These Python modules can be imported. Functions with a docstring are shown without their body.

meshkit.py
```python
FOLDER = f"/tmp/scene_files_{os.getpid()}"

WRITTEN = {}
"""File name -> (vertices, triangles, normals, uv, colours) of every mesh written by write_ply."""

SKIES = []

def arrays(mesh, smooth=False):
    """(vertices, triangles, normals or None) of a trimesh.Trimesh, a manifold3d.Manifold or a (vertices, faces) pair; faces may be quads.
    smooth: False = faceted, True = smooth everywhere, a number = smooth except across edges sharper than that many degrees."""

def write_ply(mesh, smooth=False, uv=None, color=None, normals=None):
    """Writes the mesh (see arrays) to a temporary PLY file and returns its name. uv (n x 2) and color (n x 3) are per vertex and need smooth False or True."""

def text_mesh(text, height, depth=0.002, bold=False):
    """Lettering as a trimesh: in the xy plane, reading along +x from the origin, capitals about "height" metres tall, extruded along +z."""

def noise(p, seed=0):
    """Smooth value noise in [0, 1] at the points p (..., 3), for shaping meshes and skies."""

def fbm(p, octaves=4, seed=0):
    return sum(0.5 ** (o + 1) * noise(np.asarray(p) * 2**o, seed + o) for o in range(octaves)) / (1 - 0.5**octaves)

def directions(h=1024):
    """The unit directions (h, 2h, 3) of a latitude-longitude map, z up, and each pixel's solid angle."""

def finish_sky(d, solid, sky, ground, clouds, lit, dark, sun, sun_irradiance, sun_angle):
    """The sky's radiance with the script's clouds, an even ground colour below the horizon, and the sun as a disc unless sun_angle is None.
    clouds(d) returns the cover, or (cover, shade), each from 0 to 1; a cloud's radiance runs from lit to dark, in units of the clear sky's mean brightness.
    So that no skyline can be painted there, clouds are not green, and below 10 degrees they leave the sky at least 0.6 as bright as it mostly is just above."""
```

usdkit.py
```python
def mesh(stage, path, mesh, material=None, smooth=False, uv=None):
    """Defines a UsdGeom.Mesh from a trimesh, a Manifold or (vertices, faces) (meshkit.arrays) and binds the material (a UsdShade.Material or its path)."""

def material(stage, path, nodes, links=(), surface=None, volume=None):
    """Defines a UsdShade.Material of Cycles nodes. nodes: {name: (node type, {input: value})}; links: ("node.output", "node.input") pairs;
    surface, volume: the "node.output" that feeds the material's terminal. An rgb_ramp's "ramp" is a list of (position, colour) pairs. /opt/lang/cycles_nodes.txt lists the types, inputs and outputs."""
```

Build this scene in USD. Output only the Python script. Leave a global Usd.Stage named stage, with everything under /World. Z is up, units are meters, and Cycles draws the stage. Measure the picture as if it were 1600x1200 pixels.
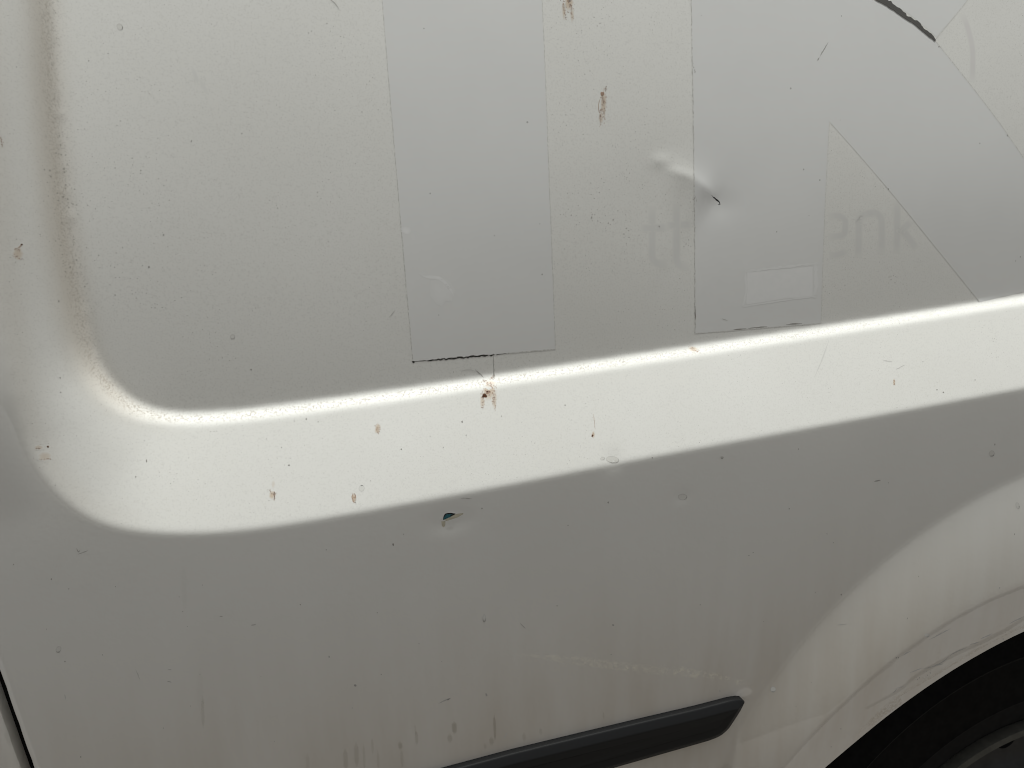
import math
import numpy as np
import trimesh
import shapely
from shapely.geometry import Polygon, LineString, Point
from scipy.ndimage import gaussian_filter
from scipy.interpolate import RegularGridInterpolator, PchipInterpolator
from pxr import Usd, UsdGeom, UsdLux, UsdShade, Gf, Sdf, Vt
import usdkit
import meshkit

stage = Usd.Stage.CreateInMemory()
UsdGeom.SetStageUpAxis(stage, "Z")
UsdGeom.SetStageMetersPerUnit(stage, 1.0)
UsdGeom.Xform.Define(stage, "/World")
UsdGeom.Scope.Define(stage, "/World/Looks")
rng = np.random.default_rng(7)

# ------------------------------------------------------------------ camera
F_PX, CAM_D, CAM_H = 1180.0, 0.40, 0.973
V = np.array([280, 5900, F_PX]); V /= np.linalg.norm(V)
H = np.array([4570, -438, F_PX]); H -= V * (H @ V); H /= np.linalg.norm(H)
ROT = np.array([H, np.cross(H, V), -V])                 # photo axes (right, down, forward) -> world
CAM = np.array([0.0, -CAM_D, CAM_H])
cam = UsdGeom.Camera.Define(stage, "/World/camera")
cam.CreateHorizontalApertureAttr(36.0)
cam.CreateVerticalApertureAttr(27.0)
cam.CreateFocalLengthAttr(36.0 * F_PX / 1600)
cam.CreateClippingRangeAttr(Gf.Vec2f(0.01, 5000))
cam.CreateExposureAttr(0.29)
m = np.eye(4)
m[0, :3], m[1, :3], m[2, :3], m[3, :3] = ROT[:, 0], -ROT[:, 1], -ROT[:, 2], CAM
UsdGeom.Xformable(cam).AddTransformOp().Set(Gf.Matrix4d(m.tolist()))

# ------------------------------------------------------------------ sky and hazy sun
SUN = np.array([0.055, -0.09, 1.0]); SUN /= np.linalg.norm(SUN)
usdkit.material(stage, "/World/Looks/sky_air", {
    "sky": ("sky_texture", {"sky_type": "single_scattering", "sun_disc": False, "sun_elevation": float(math.asin(SUN[2])),
                            "sun_rotation": float(math.atan2(SUN[0], SUN[1])), "aerosol_density": 3.0, "air_density": 1.0, "ozone_density": 1.0}),
    "grey": ("hsv", {"saturation": 0.12, "value": 1.0, "hue": 0.5, "fac": 1.0}),
    "bg": ("background_shader", {"strength": 0.05})},
    [("sky.color", "grey.color"), ("grey.color", "bg.color")], surface="bg.background")
dome = UsdLux.DomeLight.Define(stage, "/World/sky")
UsdShade.MaterialBindingAPI.Apply(dome.GetPrim()).Bind(UsdShade.Material.Get(stage, "/World/Looks/sky_air"))
dome.GetPrim().SetCustomDataByKey("kind", "structure")
sun = UsdLux.DistantLight.Define(stage, "/World/sun")
sun.CreateIntensityAttr(1.0); sun.CreateAngleAttr(6.0); sun.CreateNormalizeAttr(True)
sun.CreateColorAttr(Gf.Vec3f(0.99, 1.0, 0.955))
zx = SUN; xx = np.cross([0, 1, 0], zx); xx /= np.linalg.norm(xx); yx = np.cross(zx, xx)
m = np.eye(4); m[0, :3], m[1, :3], m[2, :3], m[3, :3] = xx, yx, zx, (0, 0, 20)
UsdGeom.Xformable(sun).AddTransformOp().Set(Gf.Matrix4d(m.tolist()))


# ------------------------------------------------------------------ helpers
def numbered(parent, name):
    p, k = f"{parent}/{name}", 0
    while stage.GetPrimAtPath(p):
        k += 1
        p = f"{parent}/{name}_{k:03d}"
    return p


def tag(prim, **kw):
    for k, v in kw.items():
        prim.SetCustomDataByKey(k, v)
    return prim


def xform(name, parent="/World", **kw):
    x = UsdGeom.Xform.Define(stage, numbered(parent, name))
    tag(x.GetPrim(), **kw)
    return str(x.GetPath())


def put(name, mesh, mat, parent, smooth=False, prim=None, **kw):
    path = numbered(parent, name)
    u = usdkit.mesh(stage, path, mesh, f"/World/Looks/{mat}", smooth=smooth)
    for k, v in (prim or {}).items():
        UsdGeom.PrimvarsAPI(u).CreatePrimvar(k, Sdf.ValueTypeNames.FloatArray, "vertex").Set(Vt.FloatArray.FromNumpy(np.asarray(v, np.float32)))
    tag(u.GetPrim(), **kw)
    return path


def pt(u, v, y=0.0):
    """The point of the plane y = const that the photograph shows at pixel (u, v)."""
    r = ROT @ np.array([u - 800.0, v - 600.0, F_PX])
    return CAM + r * (CAM_D + y) / r[1]


def xz(P, y=0.0):
    return np.array([pt(a, b, y)[[0, 2]] for a, b in P])


def smoothstep(a, b, x):
    t = np.clip((x - a) / (b - a), 0, 1)
    return t * t * (3 - 2 * t)


def spline(P, n=400):
    P = np.asarray(P, float)
    s = np.r_[0, np.cumsum(np.hypot(*np.diff(P, axis=0).T))]
    return np.c_[PchipInterpolator(s, P[:, 0])(np.linspace(0, s[-1], n)), PchipInterpolator(s, P[:, 1])(np.linspace(0, s[-1], n))]


def chaikin(P, n=3):
    P = np.asarray(P, float)
    for _ in range(n):
        Q = np.empty((2 * len(P) - 2, 2))
        Q[0::2] = 0.75 * P[:-1] + 0.25 * P[1:]
        Q[1::2] = 0.25 * P[:-1] + 0.75 * P[1:]
        P = np.vstack([P[:1], Q, P[-1:]])
    return P


# ------------------------------------------------------------------ the pressed body side as one height field: outward offset o(x, z)
LEDGE_W, LEDGE_H, BAND_H = 0.0044, 0.0044, 0.0196
Y_PANEL = LEDGE_H + BAND_H
inner_px = [(45, -260), (72, 0), (88, 167), (104, 300), (118, 400), (133, 490), (150, 560), (177, 601), (215, 632), (262, 646), (330, 646), (430, 636),
            (700, 599), (1000, 554), (1300, 509), (1600, 462), (2000, 398)]
outer_px = [(-110, -260), (-62, 0), (-22, 330), (2, 480), (20, 570), (36, 650), (52, 708), (90, 765), (140, 806), (200, 826), (280, 832), (360, 829), (450, 818),
            (600, 792), (800, 755), (1000, 715), (1300, 660), (1600, 604), (2000, 530)]
# the inner line lies deeper than the body face: un-project it at its own depth
C1 = chaikin(xz(inner_px, Y_PANEL - 0.004))
C2 = chaikin(xz(outer_px, 0.0))
FAR = 3.0
def region(C):
    d0, d1 = C[0] - C[1], C[-1] - C[-2]
    a, b = C[0] + d0 / np.linalg.norm(d0) * 1.2, C[-1] + d1 / np.linalg.norm(d1) * 1.2
    P = np.vstack([a, C, b, [b[0], FAR], [a[0], FAR]])
    return Polygon(P), LineString(np.vstack([a, C, b]))
R1, L1 = region(C1)
R2, L2 = region(C2)

X0, X1, Z0, Z1, STEP = -0.62, 1.12, 0.255, 1.40, 0.0015
gx, gz = np.arange(X0, X1, STEP), np.arange(Z0, Z1, STEP)
GX, GZ = np.meshgrid(gx, gz)


def signed(region_, line):
    from scipy.spatial import cKDTree
    n = int(line.length / 0.0008)
    s = np.array([line.interpolate(t).coords[0] for t in np.linspace(0, line.length, n)])
    d, i = cKDTree(s).query(np.c_[GX.ravel(), GZ.ravel()])
    inside = shapely.contains_xy(region_, GX.ravel(), GZ.ravel())
    return np.where(inside, -d, d).reshape(GX.shape)


S1, S2 = signed(R1, L1), signed(R2, L2)
upr = smoothstep(-0.075, -0.125, GX)
LW = LEDGE_W + 0.0036 * upr
a, b = np.maximum(S1 - LW, 0), np.maximum(-S2, 0)
t = np.where(S2 >= 0, 1.0, np.where(S1 <= LW, 0.0, a / np.maximum(a + b, 1e-6)))
o = -Y_PANEL + (LEDGE_H + 0.005 * upr) * np.clip(S1 / LW, 0, 1) + (BAND_H - 0.005 * upr) * t
o = gaussian_filter(o, 0.75)
soft = gaussian_filter(o, 2.0)
left = smoothstep(-0.12, -0.165, GX)
o = o * (1 - left) + soft * left

# gentle barrel of the body side: tilt in degrees against height above the camera
tz = np.array([-0.75, -0.45, -0.30, -0.15, -0.07, -0.02, 0.04, 0.10, 0.14, 0.45])
tau = np.array([-7.6, -7.2, -6.4, -5.4, -0.7, 1.1, 4.2, 7.1, 8.5, 11.0])
zz = np.linspace(-0.8, 0.5, 2601)
base = -np.cumsum(np.tan(np.radians(np.interp(zz, tz, tau)))) * (zz[1] - zz[0])
base -= np.interp(-0.16, zz, base)
base = gaussian_filter(base, 45, mode="nearest")
o += np.interp(GZ - CAM_H, zz, base)
# tilt added to the left door pillar so its shading shows no edge
o += gaussian_filter(smoothstep(-0.128, -0.152, GX) * 0.060 * np.clip(GZ - CAM_H + 0.122, 0, 0.06), 3.0)

def pre(P, lift=0.0):
    """Pixels -> (x, z) on the barrel of the body side, lift metres proud of it."""
    Q = []
    for uv in P:
        y = 0.0
        for _ in range(6):
            p = pt(*uv, y)
            y = -float(np.interp(p[2] - CAM_H, zz, base)) - lift
        Q.append(p[[0, 2]])
    return np.array(Q)


# wheel-arch flare
FL_H = 0.0105
WC = np.array([0.575, CAM_H - 0.655])
RHO, TH = np.hypot(GX - WC[0], GZ - WC[1]), np.arctan2(GZ - WC[1], GX - WC[0])


def polar(P, lift, lo, hi):
    Q = pre(P, lift) - WC
    th, r = np.arctan2(Q[:, 1], Q[:, 0]), np.hypot(*Q.T)
    k = np.polyfit(th, r, 2 if len(th) > 4 else 1)
    return lambda T: np.polyval(k, np.clip(T, th.min() - lo, th.max() + hi))


r_edge = polar([(1292, 1200), (1343, 1150), (1397, 1105), (1467, 1062), (1533, 1022), (1600, 983)], FL_H - 0.003, 0.10, 0.15)
r_lip = polar([(1600, 915), (1500, 963), (1400, 1026), (1350, 1068), (1305, 1115), (1262, 1160)], FL_H, 0.10, 0.15)
r_flare = polar([(1205, 1066), (1270, 985), (1330, 920), (1400, 862), (1465, 815), (1530, 778), (1600, 742)], 0.0, 0.12, 0.15)
re, rl, rf = r_edge(TH), r_lip(TH), r_flare(TH)
fade = smoothstep(math.pi - 0.32, math.pi - 0.95, np.where(TH < -1, TH + 2 * math.pi, TH)) * 0.9 + 0.1
u = np.clip((rf - RHO) / np.maximum(rf - rl, 0.01), 0, 1)
w = np.clip((rl - RHO) / np.maximum(rl - re, 0.02), 0, 2)
fl = FL_H * fade * (1.3 * u - 0.3 * u * u) - 0.0022 * w
o += gaussian_filter(np.where(RHO < rf + 0.01, fl, 0), 1.2)


# dents: all in the panel's own x, z
def dist_line(P, y):
    L = LineString(spline(xz(P, y) if y is not None else pre(P, FL_H - 0.002), 120))
    q = shapely.points(np.c_[GX.ravel(), GZ.ravel()])
    d = np.full(GX.size, 9.0)
    bx = np.array(L.bounds)
    near = (GX.ravel() > bx[0] - .1) & (GX.ravel() < bx[2] + .1) & (GZ.ravel() > bx[1] - .1) & (GZ.ravel() < bx[3] + .1)
    d[near] = shapely.distance(L, q[near])
    s = np.zeros(GX.size)
    s[near] = shapely.line_locate_point(L, q[near], normalized=True)
    p = np.array(L.coords)
    zc = np.interp(GX.ravel(), p[:, 0], p[:, 1])
    return d.reshape(GX.shape), np.where(GZ.ravel() > zc, 1, -1).reshape(GX.shape), s.reshape(GX.shape)


def gauss(P, y, sx, sz):
    c = pt(*P, y)
    return np.exp(-((GX - c[0]) / sx) ** 2 - ((GZ - c[2]) / sz) ** 2)


# crease above: a folded ridge, bright on its upper flank
D, side, sl = dist_line([(1018, 262), (1045, 267), (1075, 277), (1098, 293), (1122, 312)], Y_PANEL)
amp = 0.0011 * smoothstep(0, 0.4, sl) * (1 - smoothstep(0.66, 1.0, sl))
dentA = amp * np.where(side > 0, np.exp(-D / 0.0065), np.exp(-D / 0.020))
o += gaussian_filter(dentA, 0.5)
o += 0.0003 * gauss((1030, 252), Y_PANEL, 0.006, 0.004) - 0.00025 * gauss((1122, 322), Y_PANEL, 0.010, 0.008)
o -= 0.0003 * gauss((1060, 318), Y_PANEL, 0.045, 0.030)
# punched dent below the crease line
o -= 0.00045 * gauss((704, 815), 0, 0.010, 0.006)
# pushed-in dimple at the end of the moulding and small old dings
o -= 0.0004 * gauss((1168, 1099), 0.012, 0.007, 0.006)
o -= 0.0002 * gauss((1190, 1110), 0, 0.03, 0.02)
for P, s, h in (((1066, 776), 0.004, -2e-4), ((958, 719), 0.006, -3e-4), ((1208, 1077), .006, -8e-5), ((1290, 640), .03, -3e-4), ((480, 300), .06, -4e-4), ((860, 950), .05, -5e-4), ((1480, 300), .06, 4e-4), ((320, 950), .07, 4e-4)):
    o += h * gauss(P, 0.0, s, s)
# filler ridge and wrinkles on the arch lip
D, side, sl = dist_line([(1330, 1130), (1365, 1100), (1400, 1082), (1425, 1060), (1455, 1042), (1490, 1023), (1525, 1008), (1565, 988), (1610, 960), (1700, 915)], None)
wob = 0.6 + 0.8 * meshkit.noise(np.stack([GX * 90, GZ * 90, GX * 0], -1), 3)
o += gaussian_filter(np.where(side < 0, 1.0, 0.0) * np.exp(-D / 0.006) * 0.0003 * wob * smoothstep(0.0, 0.3, sl), 0.8)
lipmask = smoothstep(0.0, 0.02, rl + 0.012 - RHO) * (RHO < rf)
o += lipmask * 0.0001 * (meshkit.fbm(np.stack([GX * 60 + GZ * 50, GZ * 140 - GX * 80, GX * 0 + 5], -1), 3, 4) - .5)
# slight unevenness of an old panel
o += 0.0004 * (meshkit.fbm(np.stack([GX * 9, GZ * 9, GX * 0 + 2], -1), 2, 9) - .5)

# door shut line at the lower left
gap_l = xz([(0, 1083), (17, 1140), (33, 1199)], 0.0)
gk = np.polyfit(gap_l[:, 1], gap_l[:, 0], 1)
GAPW = 0.0062
def gap_x(z):
    return np.polyval(gk, z) - GAPW / 2
gd = np.abs(GX - gap_x(GZ)) - GAPW / 2
o -= 0.0022 * np.clip(1 - gd / 0.0035, 0, 1) ** 2

HF = RegularGridInterpolator((gz, gx), o, bounds_error=False, fill_value=None)
GRX, GRZ = np.gradient(o, STEP)[1], np.gradient(o, STEP)[0]
HGX = RegularGridInterpolator((gz, gx), GRX, bounds_error=False, fill_value=None)
HGZ = RegularGridInterpolator((gz, gx), GRZ, bounds_error=False, fill_value=None)


def surf(x, z, lift=0.0):
    """Points on the body side, lifted along the surface normal."""
    q = np.c_[np.ravel(z), np.ravel(x)]
    oy, dx, dz = HF(q), HGX(q), HGZ(q)
    n = np.c_[-dx, -np.ones(len(dx)), -dz]
    n /= np.linalg.norm(n, axis=1)[:, None]
    return np.c_[np.ravel(x), -oy, np.ravel(z)] + n * lift


def on(P, it=6):
    """Pixels of the photograph -> (x, z) where their rays meet the body side."""
    out = []
    for uv in P:
        y = 0.0
        for _ in range(it):
            p = pt(*uv, y)
            y = -float(HF((p[2], p[0])))
        out.append(p[[0, 2]])
    return np.array(out)


# ------------------------------------------------------------------ materials
def mat(name, nodes, links, surface="p.BSDF"):
    return usdkit.material(stage, f"/World/Looks/{name}", nodes, links, surface=surface)


def plain(name, color, rough, spec=0.5, noise=0.0, scale=200.0, metal=0.0, bump=0.0):
    nodes = {"p": ("principled_bsdf", {"base_color": color, "roughness": rough, "specular_ior_level": spec, "metallic": metal})}
    links = []
    if noise or bump:
        nodes["g"] = ("geometry", {})
        nodes["n"] = ("noise_texture", {"scale": scale, "detail": 4.0, "roughness": 0.65})
        links += [("g.position", "n.vector")]
    if noise:
        nodes["r"] = ("rgb_ramp", {"ramp": [(0.25, tuple(c * (1 - noise) for c in color)), (0.75, tuple(min(1, c * (1 + noise)) for c in color))]})
        links += [("n.fac", "r.fac"), ("r.color", "p.base_color")]
    if bump:
        nodes["b"] = ("bump", {"strength": bump, "distance": 0.0005})
        links += [("n.fac", "b.height"), ("b.normal", "p.normal")]
    return mat(name, nodes, links)


# weathered white paint: fine road-dirt specks, brown film where water dries with some shade painted in, grime in the ledge
mat("white_paint", {
    "g": ("geometry", {}),
    "fine": ("voronoi_texture", {"scale": 620.0, "feature": "f1", "randomness": 1.0}),
    "rad": ("math", {"math_type": "multiply", "value2": 1.0}),
    "wn": ("noise_texture", {"scale": 26.0, "detail": 5.0, "roughness": 0.7}),
    "patchy": ("map_range", {"from_min": 0.36, "from_max": 0.70, "to_min": 0.0, "to_max": 1.0, "clamp": True}),
    "sepc": ("separate_color", {}),
    "pick": ("map_range", {"from_min": 0.30, "from_max": 1.0, "to_min": 0.0, "to_max": 0.30, "clamp": True}),
    "speck_a": ("attribute", {"attribute": "speck"}),
    "lim0": ("math", {"math_type": "multiply"}),
    "lim": ("math", {"math_type": "multiply"}),
    "dot": ("math", {"math_type": "less_than"}),
    "dotw": ("math", {"math_type": "multiply", "value2": 0.45}),
    "haze": ("noise_texture", {"scale": 900.0, "detail": 3.0, "roughness": 0.8}),
    "hz": ("map_range", {"from_min": 0.50, "from_max": 0.78, "to_min": 0.0, "to_max": 0.20, "clamp": True}),
    "hz2": ("math", {"math_type": "multiply"}),
    "sum": ("math", {"math_type": "maximum", "use_clamp": True}),
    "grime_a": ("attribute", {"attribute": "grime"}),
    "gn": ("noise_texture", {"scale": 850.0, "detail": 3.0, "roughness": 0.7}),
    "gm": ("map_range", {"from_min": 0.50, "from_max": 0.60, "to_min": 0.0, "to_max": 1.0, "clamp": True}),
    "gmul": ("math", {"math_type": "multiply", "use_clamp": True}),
    "brown_a": ("attribute", {"attribute": "brown"}),
    "bn": ("noise_texture", {"scale": 14.0, "detail": 5.0, "roughness": 0.6}),
    "bmap": ("mapping", {"scale": (3.0, 3.0, 0.35)}),
    "bm": ("map_range", {"from_min": 0.30, "from_max": 0.70, "to_min": 0.55, "to_max": 1.0, "clamp": True}),
    "bmul": ("math", {"math_type": "multiply", "use_clamp": True}),
    "tone": ("noise_texture", {"scale": 5.0, "detail": 4.0, "roughness": 0.6}),
    "base": ("rgb_ramp", {"ramp": [(0.3, (0.768, 0.768, 0.735)), (0.7, (0.803, 0.805, 0.778))]}),
    "m1": ("mix_color", {"b": (0.52, 0.455, 0.37)}),
    "m2": ("mix_color", {"b": (0.14, 0.125, 0.105)}),
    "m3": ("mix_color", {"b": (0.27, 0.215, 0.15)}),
    "peel": ("noise_texture", {"scale": 420.0, "detail": 2.0}),
    "bump": ("bump", {"strength": 0.06, "distance": 0.0004}),
    "rn": ("map_range", {"from_min": 0.3, "from_max": 0.7, "to_min": 0.50, "to_max": 0.62, "clamp": True}),
    "p": ("principled_bsdf", {"roughness": 0.42, "specular_ior_level": 0.30}),
}, [("g.position", f"{k}.vector") for k in ("fine", "wn", "haze", "gn", "bmap", "tone", "peel")] + [("bmap.vector", "bn.vector"),
    ("wn.fac", "patchy.value"), ("fine.color", "sepc.color"), ("sepc.r", "pick.value"),
    ("pick.result", "lim0.value1"), ("patchy.result", "lim0.value2"), ("lim0.value", "lim.value1"), ("speck_a.fac", "lim.value2"),
    ("fine.distance", "dot.value1"), ("lim.value", "dot.value2"), ("dot.value", "dotw.value1"),
    ("haze.fac", "hz.value"), ("hz.result", "hz2.value1"), ("speck_a.fac", "hz2.value2"),
    ("dotw.value", "sum.value1"), ("hz2.value", "sum.value2"),
    ("gn.fac", "gm.value"), ("gm.result", "gmul.value1"), ("grime_a.fac", "gmul.value2"),
    ("bn.fac", "bm.value"), ("bm.result", "bmul.value1"), ("brown_a.fac", "bmul.value2"),
    ("tone.fac", "base.fac"), ("base.color", "m1.a"), ("bmul.value", "m1.fac"), ("m1.result", "m2.a"), ("sum.value", "m2.fac"),
    ("m2.result", "m3.a"), ("gmul.value", "m3.fac"), ("m3.result", "p.base_color"),
    ("peel.fac", "bump.height"), ("bump.normal", "p.normal"), ("wn.fac", "rn.value"), ("rn.result", "p.roughness")])

mat("vinyl_film", {
    "g": ("geometry", {}), "n": ("noise_texture", {"scale": 9.0, "detail": 5.0, "roughness": 0.6}),
    "r": ("rgb_ramp", {"ramp": [(0.3, (0.748, 0.756, 0.748)), (0.7, (0.778, 0.785, 0.774))]}),
    "d": ("voronoi_texture", {"scale": 260.0, "randomness": 1.0}), "s": ("separate_color", {}),
    "pk": ("map_range", {"from_min": 0.955, "from_max": 1.0, "to_min": 0.0, "to_max": 0.16, "clamp": True}),
    "lt": ("math", {"math_type": "less_than"}), "lw": ("math", {"math_type": "multiply", "value2": 0.5}),
    "mx": ("mix_color", {"b": (0.18, 0.17, 0.15)}),
    "b": ("bump", {"strength": 0.08, "distance": 0.0006}), "pn": ("noise_texture", {"scale": 28.0, "detail": 2.0}),
    "p": ("principled_bsdf", {"roughness": 0.15, "specular_ior_level": 0.5})},
    [("g.position", "n.vector"), ("g.position", "d.vector"), ("g.position", "pn.vector"), ("n.fac", "r.fac"), ("d.color", "s.color"), ("s.r", "pk.value"),
     ("d.distance", "lt.value1"), ("pk.result", "lt.value2"), ("lt.value", "lw.value1"), ("r.color", "mx.a"), ("lw.value", "mx.fac"), ("mx.result", "p.base_color"),
     ("pn.fac", "b.height"), ("b.normal", "p.normal")])


def stain(name, c0, c1, alpha, scale=1500.0, rough=0.5, lo=None, hi=None, film_=False, clear=False):
    """A deposit on the paint (or a pale tint on the film): what lies under it, tinted by primvar 'm' x alpha, broken up by noise when lo/hi are given."""
    nodes = {"g": ("geometry", {}), "n": ("noise_texture", {"scale": scale, "detail": 3.0, "roughness": 0.7}),
             "r": ("rgb_ramp", {"ramp": [(0.35, c0), (0.65, c1)]}), "at": ("attribute", {"attribute": "m"}),
             "k": ("math", {"math_type": "multiply", "value2": float(alpha), "use_clamp": True}),
             "tone": ("noise_texture", {"scale": 9.0 if film_ else 5.0, "detail": 5.0 if film_ else 4.0, "roughness": 0.6}),
             "sub": ("rgb_ramp", {"ramp": [(0.3, FILM[0]), (0.7, FILM[1])] if film_ else [(0.3, (0.748, 0.748, 0.716)), (0.7, (0.782, 0.784, 0.758))]}),
             "mx": ("mix_color", {}),
             "p": ("principled_bsdf", {"roughness": rough, "specular_ior_level": 0.3})}
    links = [("g.position", "n.vector"), ("g.position", "tone.vector"), ("tone.fac", "sub.fac"), ("n.fac", "r.fac"), ("at.fac", "k.value1"),
             ("sub.color", "mx.a"), ("r.color", "mx.b"), ("mx.result", "p.base_color")]
    if lo is not None:
        nodes["mr"] = ("map_range", {"from_min": lo, "from_max": hi, "to_min": 0.0, "to_max": 1.0, "clamp": True})
        nodes["k2"] = ("math", {"math_type": "multiply"})
        links += [("n.fac", "mr.value"), ("mr.result", "k2.value1"), ("k.value", "k2.value2"), ("k2.value", "mx.fac")]
    else:
        links += [("k.value", "mx.fac")]
    if clear:
        links = [(a_, {"mx.fac": "p.alpha"}.get(b_, b_)) for a_, b_ in links if b_ not in ("mx.a", "mx.b", "p.base_color")] + [("r.color", "p.base_color")]
    mat(name, nodes, links)


FILM = ((0.748, 0.756, 0.748), (0.778, 0.785, 0.774))
stain("rust", (0.20, 0.085, 0.036), (0.40, 0.21, 0.10), 0.8)
stain("rust_tint", (0.48, 0.31, 0.15), (0.58, 0.42, 0.25), 0.8)
stain("dark_rust", (0.045, 0.018, 0.01), (0.13, 0.05, 0.022), 1.0)
stain("grime", (0.07, 0.062, 0.05), (0.14, 0.12, 0.095), 0.7)
stain("edge_dirt", (0.09, 0.085, 0.075), (0.20, 0.19, 0.17), 0.5, scale=700.0, lo=0.36, hi=0.60)
stain("black_dirt", (0.015, 0.015, 0.013), (0.06, 0.055, 0.05), 1.0, scale=420.0, lo=0.34, hi=0.46)
stain("scratch", (0.10, 0.09, 0.08), (0.17, 0.155, 0.13), 0.62)
stain("pale_tint", (0.86, 0.87, 0.87), (0.92, 0.92, 0.92), 0.36, scale=300.0, rough=0.25, film_=True)  # pale rectangle and painted hand reflection on the films
stain("chip_paint", (0.52, 0.51, 0.46), (0.62, 0.61, 0.56), 0.5)
stain("ghost", (0.53, 0.535, 0.55), (0.57, 0.575, 0.585), 0.22, scale=40.0, rough=0.5)
stain("ghost_rose", (0.60, 0.57, 0.58), (0.64, 0.61, 0.62), 0.35, scale=40.0)
stain("streak", (0.22, 0.20, 0.15), (0.34, 0.30, 0.235), 0.5, scale=120.0, clear=True)
stain("yellow_scuff", (0.74, 0.70, 0.56), (0.80, 0.77, 0.66), 0.26, scale=260.0, lo=0.42, hi=0.62, clear=True)
stain("tan_mud", (0.30, 0.235, 0.155), (0.42, 0.35, 0.25), 0.55, scale=600.0, lo=0.40, hi=0.60, clear=True)
plain("dark_film", (0.095, 0.093, 0.086), 0.55, noise=0.15, scale=900)
plain("filler", (0.55, 0.52, 0.41), 0.6, noise=0.2, scale=700)
plain("teal_metal", (0.015, 0.11, 0.135), 0.25, spec=0.6, noise=0.5, scale=900)
plain("hole_black", (0.006, 0.007, 0.008), 0.6)
plain("black_plastic", (0.006, 0.0064, 0.0072), 0.55, spec=0.32, noise=0.25, scale=1800, bump=0.10)
plain("rubber", (0.007, 0.0068, 0.0065), 0.85, spec=0.12, noise=0.5, scale=140, bump=0.3)
plain("liner", (0.007, 0.007, 0.007), 0.9, spec=0.1)
plain("steel_rim", (0.08, 0.079, 0.067), 0.55, noise=0.35, scale=90, bump=0.15)
plain("steel_disc", (0.032, 0.032, 0.032), 0.6, noise=0.45, scale=70, bump=0.15)
plain("asphalt", (0.072, 0.062, 0.049), 0.9, noise=0.4, scale=160, bump=0.5)
plain("seal", (0.006, 0.006, 0.006), 0.8, spec=0.2)

# ------------------------------------------------------------------ ground
gr = trimesh.Trimesh([[-400, -400, 0], [400, -400, 0], [400, 400, 0], [-400, 400, 0]], [[0, 1, 2], [0, 2, 3]], process=False)
put("ground", gr, "asphalt", "/World", kind="structure", label="grey asphalt ground the van is parked on", category="ground")

# ------------------------------------------------------------------ the van
VAN = xform("van", label="weathered white panel van side with recessed panel, rust spots, dents and black rub strip", category="van")


def lines(lo, hi, f0, f1, fine, coarse):
    return np.unique(np.r_[np.arange(lo, f0, coarse), np.arange(f0, f1, fine), np.arange(f1, hi, coarse), hi].round(5))


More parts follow.
